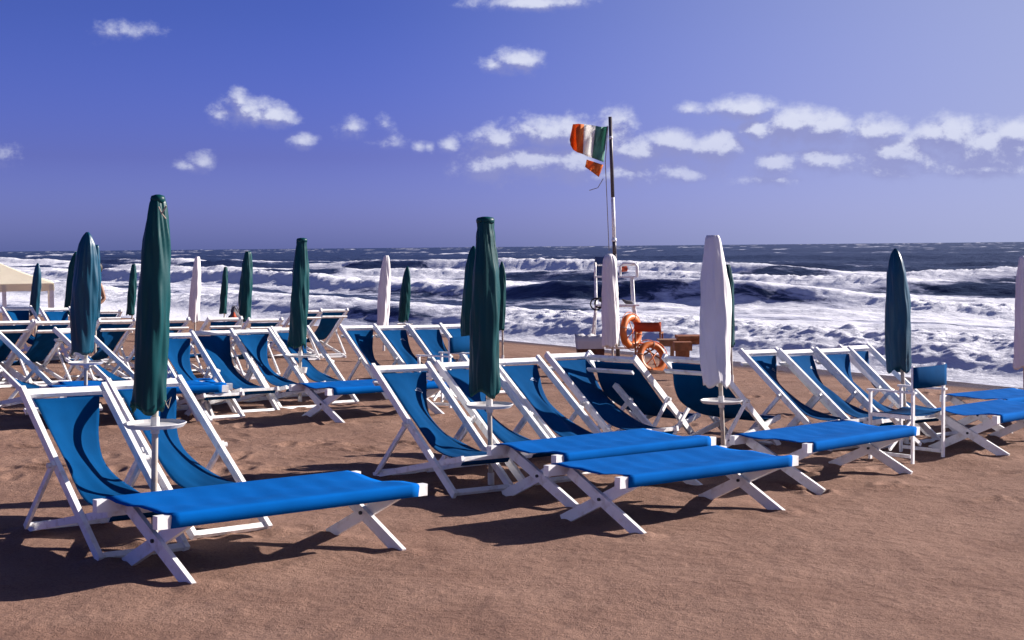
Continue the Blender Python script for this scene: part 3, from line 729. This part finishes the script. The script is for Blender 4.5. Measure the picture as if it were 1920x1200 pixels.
director(886, 760, 150, 'blue-green canvas director chair with white frame behind the middle green umbrella', MT['sling'], MT['paint'])
director(1238, 684, 78, 'wooden chair with orange-red canvas back beside the lifeguard chair', MT['orangefab'], MT['wood'], .92)

# ------------------------------------------------------------------ lifeguard chair
TY = 27.0
def pt(px, py, Y=TY): return atY(px, py, Y)
def lifeguard():
    g0 = gz(pt(1160, 690).x, TY); base = Vector((pt(1157, 690).x, TY, g0)); t = empty('lifeguard_chair', base)
    L_ = lambda px, py, dy=0: Vector((pt(px, py, TY+dy).x-base.x, dy, pt(px, py, TY+dy).z-g0))
    dep = .75; r = .024
    bl = gz(base.x, TY)-g0
    for px0, px1, dy in ((1117, 1106, 0), (1189, 1208, 0), (1118, 1112, dep), (1186, 1203, dep)):
        top = L_(px0, 572, dy); b = L_(px1, 680, dy); b.z = gz(base.x+b.x, TY+dy)-g0-.02; up = L_(px0-1 if px0 < 1150 else px0-3, 518, dy)
        bm = bmesh.new(); tube(bm, [b, top, up], r, 10); obj('leg', bm, MT['paint'], t, smooth=True)
    # arm loops
    for px in (1116, 1194):
        a = L_(px, 520, 0); bq = L_(px, 494, 0); c = L_(px, 494, dep*.8); d = L_(px, 520, dep*.8)
        bm = bmesh.new(); tube(bm, [a, a.lerp(bq, .7), bq+Vector((0, .05, 0)), c-Vector((0, .05, 0)), c.lerp(d, .3), d], r, 10); obj('armrest', bm, MT['paint'], t, smooth=True)
    bm = bmesh.new(); tube(bm, [L_(1116, 497, .55), L_(1194, 497, .55)], r*.8, 10)
    tube(bm, [L_(1163, 520, 0), L_(1163, 500, 0), L_(1168, 494, 0), L_(1190, 494, 0), L_(1195, 500, 0), L_(1195, 520, 0)], r, 10); obj('back_rail', bm, MT['paint'], t, smooth=True)
    for yy in (0, .14, .28, .42):
        bm = bmesh.new(); bar(bm, L_(1114, 519, yy), L_(1194, 519, yy), .10, .03); bm2 = bm; obj('seat_slat', bm2, MT['paint'], t)
    bm = bmesh.new(); bar(bm, L_(1116, 572, -.05), L_(1198, 572, -.05), .16, .03); obj('footboard', bm, MT['paint'], t)
    bm = bmesh.new(); tube(bm, [L_(1117, 574, dep), L_(1190, 574, dep)], r*.8, 8); tube(bm, [L_(1117, 574, 0), L_(1118, 574, dep)], r*.8, 8); tube(bm, [L_(1189, 574, 0), L_(1188, 574, dep)], r*.8, 8)
    tube(bm, [L_(1108, 652, 0), L_(1205, 652, 0)], r, 8); tube(bm, [L_(1110, 652, dep), L_(1202, 652, dep)], r, 8); obj('brace', bm, MT['paint'], t, smooth=True)
    bm = bmesh.new(); bar(bm, L_(1126, 482, .62), L_(1126, 512, .60), .22, .03, side=Vector((1, 0, 0))); obj('backrest', bm, MT['darkblue'], t, bevel=.01)
    tag(t, 'white tubular lifeguard chair behind a closed white umbrella at the water edge', 'lifeguard chair')
    f = bmesh.new(); c = pt(1171, 503)+Vector((0, .1, -.02))
    tube(f, [c+Vector((-.07, 0, 0)), c+Vector((-.05, 0, 0)), c+Vector((.05, 0, .01)), c+Vector((.07, 0, .01))], .05, 12, radii=[.02, .055, .055, .02]); o = obj('rescue_float', f, MT['redbit'], smooth=True)
    tag(o, 'small red float lying on the seat of the lifeguard chair', 'float')
    f = bmesh.new(); c = pt(1122, 570, TY-.1)
    torus(f, c+Vector((-.04, 0, 0)), .11, .014, (.3, 1, 0), 24, 8); torus(f, c+Vector((.02, .03, .02)), .09, .016, (-.3, 1, .2), 24, 8)
    tube(f, [c+Vector((.02, 0, .08)), c+Vector((.09, 0, .05)), c+Vector((.12, 0, -.05)), c+Vector((.06, 0, -.09))], .035, 8); o = obj('coiled_hose', f, MT['black'], smooth=True)
    tag(o, 'dark coil hanging on the left side of the lifeguard chair', 'coil')
    f = bmesh.new(); c = pt(1176, 566, TY+.2)
    tube(f, [c+Vector((-.10, 0, .05)), c+Vector((-.03, 0, .0)), c+Vector((.06, 0, -.02)), c+Vector((.13, 0, -.03))], .03, 10, radii=[.01, .035, .045, .02]); o = obj('rolled_cloth', f, MT['grey'], smooth=True)
    tag(o, 'dark rolled cloth lying on the footboard of the lifeguard chair', 'cloth')
lifeguard()
def life_ring(c, R0, r, axis, label):
    t = empty('life_ring', c); bm = bmesh.new(); torus(bm, (0, 0, 0), R0, r, axis, 48, 16); obj('ring', bm, MT['orange'], t, smooth=True)
    ax = Vector(axis).normalized(); a = ax.orthogonal().normalized(); b = ax.cross(a)
    for k in range(4):
        th = k*math.pi/2+.6; d = a*math.cos(th)+b*math.sin(th); e = -a*math.sin(th)+b*math.cos(th)
        bm = bmesh.new(); torus(bm, d*R0, r+.004, .006, e, 20, 6); obj('band', bm, MT['rope'], t, smooth=True)
    bm = bmesh.new(); pts = []
    for k in range(49):
        th = 2*math.pi*k/48+.6; rr = R0+r+.012+.03*abs(math.sin(2*(th-.6))); pts.append((a*math.cos(th)+b*math.sin(th))*rr)
    tube(bm, pts, .007, 6, caps=False); obj('grab_rope', bm, MT['orange'], t, smooth=True)
    bm = bmesh.new()
    tube(bm, [a*R0*.9, Vector(ax*.05), -a*R0*.9], .010, 6); tube(bm, [(a*.4+b)*R0*.8, Vector(ax*.04), (-a*.5-b)*R0*.8], .010, 6); obj('throw_line', bm, MT['orange'], t, smooth=True)
    tag(t, label, 'life ring', 'orange life rings'); return t
life_ring(atY(1183, 621, 26.4), .262, .066, (.80, -.62, .05), 'orange life ring hanging upright on the lifeguard chair, the higher of the two')
life_ring(atY(1222, 671, 24.2), .232, .056, (.42, -.85, .30), 'orange life ring leaning low beside the orange-backed chair, the lower of the two')

# flagpole and flag
def flag():
    Y = 28.2; top = atY(1144, 219, Y); ft = atY(1159, 690, Y); g0 = gz(ft.x, Y); base = Vector((ft.x, Y, g0)); T = top-base
    t = empty('flagpole', base); P = lambda z: Vector((T.x*z/T.z, 0, z)); zz = lambda py: atY(1150, py, Y).z-g0
    for a, b, m, r in ((-.2, zz(476), 'poledark', .042), (zz(476), zz(450), 'poledark', .040), (zz(450), zz(370), 'paint', .036), (zz(370), T.z, 'poledark', .036)):
        bm = bmesh.new(); tube(bm, [P(a), P(b)], r, 14); obj('pole_section', bm, MT[m], t, smooth=True)
    for py, r in ((450, .050), (258, .042)):
        bm = bmesh.new(); tube(bm, [P(zz(py)-.03), P(zz(py)+.03)], r, 14); obj('pole_collar', bm, MT['paint'], t, smooth=True)
    bm = bmesh.new(); q = [atY(1140, 236, Y-.05)-base, atY(1135, 303, Y-.05)-base, atY(1142, 470, Y-.05)-base]; tube(bm, q, .008, 6)
    q = [atY(1131, 335, Y-.05)-base, atY(1121, 352, Y-.1)-base, atY(1105, 357, Y-.12)-base]; tube(bm, q, .008, 6); obj('halyard', bm, MT['rope'], t)
    tag(t, 'tall slim flagpole with dark and white sections rising behind the lifeguard chair', 'flagpole')
    f = empty('flag', atY(1138, 270, Y-.05)); B = f.location.copy()
    # boundary lines from hoist (right) to fly (left), px
    cols = [((1139, 237), (1132, 304)), ((1128, 238), (1121, 300)), ((1117, 236), (1110, 296)), ((1106, 234), (1101, 293)), ((1095, 233), (1093, 289)), ((1084, 232), (1083, 286)), ((1074, 233), (1075, 281)), ((1068, 262), (1070, 272))]
    def patch(c0, c1, name, m, sub=6):
        bm = bmesh.new(); rows = []
        n = (c1-c0)*sub
        for i in range(n+1):
            u = c0+i/sub; k = min(int(u), len(cols)-2); fr = u-k
            a = Vector(cols[k][0]).lerp(Vector(cols[k+1][0]), fr); b = Vector(cols[k][1]).lerp(Vector(cols[k+1][1]), fr); r = []
            for j in range(13):
                w = j/12; p = a.lerp(b, w); dy = .07*math.sin(u*2.2+w*1.6)+.045*math.sin(u*3.9-w*4)
                r.append(bm.verts.new(atY(p.x, p.y, Y-.05+dy)-B))
            rows.append(r)
        for i in range(n):
            for j in range(12): bm.faces.new([rows[i][j], rows[i+1][j], rows[i+1][j+1], rows[i][j+1]])
        o = obj(name, bm, m, f, smooth=True); md = o.modifiers.new('thickness', 'SOLIDIFY'); md.thickness = .004
    patch(0, 2, 'green_stripe', MT['flagg']); patch(2, 4, 'white_stripe', MT['flagw']); patch(4, 7, 'orange_stripe', MT['flago'])
    bm = bmesh.new(); q = [(1100, 299), (1131, 309), (1123, 332), (1097, 313)]; rows = []
    for i in range(9):
        u = i/8; r = []
        for j in range(7):
            w = j/6; p = (Vector(q[0]).lerp(Vector(q[1]), u)).lerp(Vector(q[3]).lerp(Vector(q[2]), u), w); r.append(bm.verts.new(atY(p.x, p.y, Y-.05+.06*math.sin(u*7+w*2))-B))
        rows.append(r)
    for i in range(8):
        for j in range(6): bm.faces.new([rows[i][j], rows[i+1][j], rows[i+1][j+1], rows[i][j+1]])
    o = obj('torn_piece', bm, MT['flago'], f, smooth=True); md = o.modifiers.new('thickness', 'SOLIDIFY'); md.thickness = .004
    tag(f, 'torn green, white and orange striped flag flying from the flagpole', 'flag')
flag()

# bin with white liner
def basket():
    p = at(1107, 688); Y = p.y; k = Y/F_PX; g0 = gz(p.x, Y); t = empty('basket', (p.x, Y, g0)); w = 54*k/2
    def box_ring(bm, w0, d0, z0, w1, d1, z1, jit=0, n=14):
        rg = random.Random(5); rings = []
        for s_, (w_, d_, z_) in enumerate([(w0, d0, z0), ((w0+w1)/2*1.02, (d0+d1)/2*1.02, (z0+z1)/2), (w1, d1, z1)]):
            ring = []
            for side in range(4):
                for i in range(n):
                    u = -1+2*i/n
                    x, y = [(u, -1), (1, u), (-u, 1), (-1, -u)][side]
                    ring.append(bm.verts.new((x*w_*(1+jit*rg.uniform(-1, 1)), y*d_*(1+jit*rg.uniform(-1, 1)), z_+(jit*rg.uniform(-1, 1)*.6 if s_ == 2 else 0))))
            rings.append(ring)
        m = len(rings[0])
        for a in range(2):
            for i in range(m): bm.faces.new([rings[a][i], rings[a][(i+1) % m], rings[a+1][(i+1) % m], rings[a+1][i]])
        return rings
    zt = 60*k; zm = 38*k
    bm = bmesh.new(); rr = box_ring(bm, w*.86, .2, 0, w*.94, .22, zm+.02); bm.faces.new(rr[0][::-1]); bm.faces.new(rr[2]); obj('wicker_body', bm, MT['wicker'], t)
    bm = bmesh.new(); rr = box_ring(bm, w*.96, .23, zm-.02, w*1.03, .25, zt, jit=.035); c = bm.verts.new((0, 0, zt-.12)); m = len(rr[2])
    for i in range(m): bm.faces.new([rr[2][i], rr[2][(i+1) % m], c])
    obj('cloth_liner', bm, MT['cloth'], t, smooth=True)
    tag(t, 'brown wicker basket overflowing with a white cloth liner, left of the lifeguard chair', 'basket')
basket()

def wood_table(px0, px1, pyt, pyb, Y, label, m, name='wooden_table', cat='table', depth=.5, th=.05, leg=.07):
    a = atY(px0, pyt, Y); b = atY(px1, pyt, Y); cx = (a.x+b.x)/2; w = (b.x-a.x); g0 = gz(cx, Y); z = a.z-g0
    t = empty(name, (cx, Y, g0)); bm = bmesh.new(); bar(bm, (-w/2, 0, z-th/2), (w/2, 0, z-th/2), depth, th); obj('top', bm, m, t, bevel=.006)
    for sx in (-1, 1):
        for sy in (-1, 1):
            bm = bmesh.new(); bar(bm, (sx*(w/2-.08), sy*(depth/2-.06), -.02), (sx*(w/2-.07), sy*(depth/2-.06), z-th), leg, leg); obj('leg', bm, m, t, bevel=.004)
    bm = bmesh.new(); bar(bm, (-w/2+.08, -depth/2+.06, z-th-.05), (w/2-.08, -depth/2+.06, z-th-.05), .02, .08); obj('apron', bm, m, t); bm = bmesh.new(); bar(bm, (-w/2+.08, depth/2-.06, z-th-.05), (w/2-.08, depth/2-.06, z-th-.05), .02, .08); obj('apron', bm, m, t)
    tag(t, label, cat); return t
wood_table(1268, 1345, 629, 690, 24.0, 'reddish brown wooden table left of the tall white umbrella', MT['wood'], leg=.09)
wood_table(1233, 1268, 636, 688, 25.2, 'small pale wooden table between the orange-backed chair and the brown table', MT['palewood'], name='side_table', th=.03, leg=.04, depth=.35)
wood_table(1263, 1296, 641, 694, 23.3, 'low wooden stool in front of the reddish brown table', MT['wood'], name='stool', cat='stool', th=.14, leg=.06, depth=.28)

# gazebo
def gazebo():
    Y = 30; A = lambda px, py, y=Y: atY(px, py, y); e = A(100, 531).z; rx = A(101, 520).x; apex = A(-28, 487)
    w = 2*(rx-apex.x); g0 = gz(apex.x, Y+w/2); t = empty('gazebo', (apex.x, Y+w/2, g0)); z = e-g0; h = w/2; za = apex.z-g0+.10
    bm = bmesh.new(); n = 10
    def P(i, s):
        u = -h+2*h*i/n; return [(u, -h), (h, u), (-u, h), (-h, -u)][s]
    for s in range(4):
        pv = None
        for i in range(n+1):
            x, y = P(i, s); col = []
            for j in range(9):
                f = j/8; sagz = -.10*math.sin(math.pi*f)*.5
                col.append(bm.verts.new((x*(1-f), y*(1-f), z+(za-z)*f+sagz)))
            col.insert(0, bm.verts.new((x*1.003, y*1.003, z-.16+.015*math.cos(i*2.5))))
            if pv:
                for j in range(9):
                    try: bm.faces.new([pv[j], col[j], col[j+1], pv[j+1]])
                    except Exception: pass
            pv = col
    bmesh.ops.remove_doubles(bm, verts=bm.verts, dist=.002)
    rz = .33; rot = Matrix.Rotation(rz, 3, 'Z'); fr = Vector((rx, Y, 0)); c2 = fr-rot @ Vector((h, -h, 0)); t.location = (c2.x, c2.y, g0); t.rotation_euler = (0, 0, rz)
    o = obj('roof', bm, MT['cream'], t, smooth=False); md = o.modifiers.new('thickness', 'SOLIDIFY'); md.thickness = .006
    for x in (-h+.05, h-1.0, h-.05):
        for y in (-h+.05, h-.05):
            if x == h-1.0 and y > 0: continue
            bm = bmesh.new(); wp = rot @ Vector((x, y, 0)); gg = gz(t.location.x+wp.x, t.location.y+wp.y)-g0; bar(bm, (x, y, gg-.05), (x, y, z-.02), .085, .085); obj('post', bm, MT['paint'], t, bevel=.01)
    tag(t, 'cream canvas gazebo with white posts at the left edge by the sea', 'gazebo')
gazebo()

# beach bag
def bag():
    p = atY(440, 598, 23.0); g0 = gz(p.x, 23.0); t = empty('beach_bag', (p.x, 23.0, p.z-.16))
    rg = random.Random(2)
    def lump(sx, sy, sz, c):
        bm = bmesh.new(); bmesh.ops.create_icosphere(bm, subdivisions=3, radius=1)
        for v in bm.verts:
            d = v.co.copy(); f = 1+.10*math.sin(5*d.x+2)+.08*math.sin(7*d.z+3*d.y); v.co = Vector((d.x*sx*f, d.y*sy*f, d.z*sz*f))+Vector(c)
            if v.co.z < 0: v.co.z *= .3
        return bm
    obj('bag_body', lump(.12, .10, .24, (0, 0, .09)), MT['grey'], t, smooth=True); obj('orange_flap', lump(.055, .05, .13, (.01, -.085, .13)), MT['orangefab'], t, smooth=True)
    bm = bmesh.new(); tube(bm, [(-.06, 0, .28), (-.03, 0, .37), (.04, 0, .37), (.07, 0, .27)], .008, 6); obj('handle', bm, MT['grey'], t)
    tag(t, 'grey beach bag with orange-red flap on a low table between two green umbrellas', 'bag')
    # low table that carries it
    c = t.location; wt = empty('low_table', (c.x, c.y, g0)); h = c.z-g0
    bm = bmesh.new(); bar(bm, (-.25, 0, h-.015), (.25, 0, h-.015), .4, .03); obj('top', bm, MT['tray'], wt, bevel=.004)
    for sx in (-1, 1):
        for sy in (-1, 1):
            bm = bmesh.new(); bar(bm, (sx*.22, sy*.17, -.01), (sx*.22, sy*.17, h-.03), .03, .03); obj('leg', bm, MT['tray'], wt)
    tag(wt, 'low white table under the orange and grey beach bag', 'table')
bag()

# ------------------------------------------------------------------ person
def person():
    Y = 25.0; p = atY(171, 600, Y); g0 = gz(p.x, Y)
    hx = atY(188, 511, Y); H = hx.z-g0+.13
    t = bpy.data.meshes.new('person'); s = H/1.74
    V = [(0, 0, .93, .135), (0, 0, 1.10, .125), (0, 0, 1.28, .145), (0, 0, 1.42, .125), (.01, 0, 1.50, .058), (.08, -.01, 1.58, .085), (.115, -.01, 1.66, .098), (.118, 0, 1.70, .085),
         (-.17, 0, 1.40, .058), (-.24, .02, 1.14, .042), (-.27, -.06, .90, .030), (-.275, -.08, .83, .034),
         (.17, 0, 1.40, .058), (.25, .03, 1.10, .042), (.14, -.10, .98, .030), (.11, -.13, .96, .032),
         (-.09, 0, .84, .095), (-.10, -.01, .48, .060), (-.10, .02, .10, .040), (-.11, -.10, .04, .036), (-.11, -.17, .03, .028),
         (.09, 0, .84, .095), (.12, -.02, .48, .060), (.13, .02, .10, .040), (.14, -.10, .04, .036), (.15, -.17, .03, .028)]
    E = [(0, 1), (1, 2), (2, 3), (3, 4), (4, 5), (5, 6), (6, 7), (3, 8), (8, 9), (9, 10), (10, 11), (3, 12), (12, 13), (13, 14), (14, 15), (0, 16), (16, 17), (17, 18), (18, 19), (19, 20), (0, 21), (21, 22), (22, 23), (23, 24), (24, 25)]
    for hand, dr in ((11, (-.05, -.3, -1)), (15, (-1, -.5, -.1))):
        hv = Vector(V[hand][:3]); d = Vector(dr).normalized(); sd = d.cross(Vector((0, 1, .2))).normalized()
        for k in range(4):
            o = sd*(k-1.5)*.019; a = hv+d*.035+o; b = a+d*(.045 if k in (1, 2) else .036); c = b+d*.03+Vector((.0, .012, 0))
            i = len(V); V += [(*a, .0095), (*b, .0085), (*c, .0075)]; E += [(hand, i), (i, i+1), (i+1, i+2)]
        a = hv+sd*.035+d*.01; b = a+sd*.02+d*.025; i = len(V); V += [(*a, .011), (*b, .009)]; E += [(hand, i), (i, i+1)]
    t.from_pydata([(x*s, y*s, z*s) for x, y, z, r in V], E, [])
    o = bpy.data.objects.new('person', t); COL.objects.link(o); t.materials.append(MT['skin'])
    o.location = (p.x, Y, g0)
    md = o.modifiers.new('skin', 'SKIN'); sk = t.skin_vertices[0].data
    for i, v in enumerate(V): sk[i].radius = (v[3]*s, v[3]*s*(.8 if i < 4 else 1))
    sk[0].use_root = True; md2 = o.modifiers.new('sub', 'SUBSURF'); md2.levels = md2.render_levels = 2; md.use_smooth_shade = True
    tag(o, 'standing dark-haired person with bare arms, mostly hidden behind the left green umbrellas', 'person')
    bm = bmesh.new(); bmesh.ops.create_icosphere(bm, subdivisions=3, radius=.112*s)
    for v in bm.verts:
        v.co = Vector((v.co.x*1.02, v.co.y*1.08, v.co.z*1.08))
        if v.co.y < -.05*s and v.co.z < .05*s: v.co.y = -.05*s+(v.co.y+.05*s)*.3
        v.co += Vector((.119*s, .015*s, 1.69*s))
    obj('hair', bm, MT['hair'], o, smooth=True)
    for ex in (-.03, .03):
        bm = bmesh.new(); bmesh.ops.create_icosphere(bm, subdivisions=2, radius=.011*s, matrix=Matrix.Translation(((.117+ex)*s, -.098*s, 1.655*s))); obj('eye', bm, MT['black'], o, smooth=True)
    bm = bmesh.new(); tube(bm, [(.115*s, -.095*s, 1.65*s), (.115*s, -.118*s, 1.615*s), (.115*s, -.10*s, 1.605*s)], .01*s, 8, radii=[.006*s, .014*s, .008*s]); obj('nose', bm, MT['skin'], o, smooth=True)
    bm = bmesh.new(); tube(bm, [(0, 0, 1.0*s), (0, 0, .9*s), (0, 0, .80*s)], .17*s, 20, radii=[.150*s, .175*s, .18*s])
    for sx in (-1, 1): tube(bm, [(sx*.085*s, 0, .86*s), (sx*.105*s, 0, .52*s)], .1*s, 16, radii=[.105*s, .095*s])
    obj('shorts', bm, MT['shorts'], o, smooth=True)
person()
# ------------------------------------------------------------------ sand pushed up round the feet of the furniture
def heap_sand():
    me = bpy.data.objects['beach'].data; n = len(me.vertices); co = np.empty(n*3, np.float32); me.vertices.foreach_get('co', co); co = co.reshape(-1, 3)
    rg = np.random.RandomState(9); pts = []
    for o in COL.objects:
        if o.parent: continue
        c, sn = math.cos(o.rotation_euler.z), math.sin(o.rotation_euler.z)
        cat = o.get('category', '')
        loc = {'deck chair': [(0, .26), (0, -.26), (0, 0), (-1.15, .22), (-1.15, -.22)], 'folding cot': [(.7, .385), (.7, -.385), (-.7, .385), (-.7, -.385)], 'umbrella': [(0, 0)]}.get(cat, [])
        for a, b in loc: pts.append((o.location.x+a*c-b*sn, o.location.y+a*sn+b*c, 2.0 if cat == 'umbrella' else 1.0))
    near = np.where((co[:, 1] > 5) & (co[:, 1] < 19) & (np.abs(co[:, 0]) < 8))[0]; P = co[near]
    for x, y, k in pts:
        if not 5 < y < 18: continue
        x += rg.uniform(-.03, .03); y += rg.uniform(-.03, .03)
        m = np.where((np.abs(P[:, 0]-x) < .4) & (np.abs(P[:, 1]-y) < .4))[0]
        if not len(m): continue
        d = np.hypot((P[m, 0]-x)*rg.uniform(.8, 1.2), (P[m, 1]-y)*rg.uniform(.8, 1.2))
        P[m, 2] += k*.016*np.exp(-((d-.05*k)/.055)**2)-.010*np.exp(-((d-.19)/.06)**2)*rg.uniform(0, 1)
    co[near] = P; me.vertices.foreach_set('co', co.ravel()); me.update()
heap_sand()
S.render.engine = 'CYCLES'
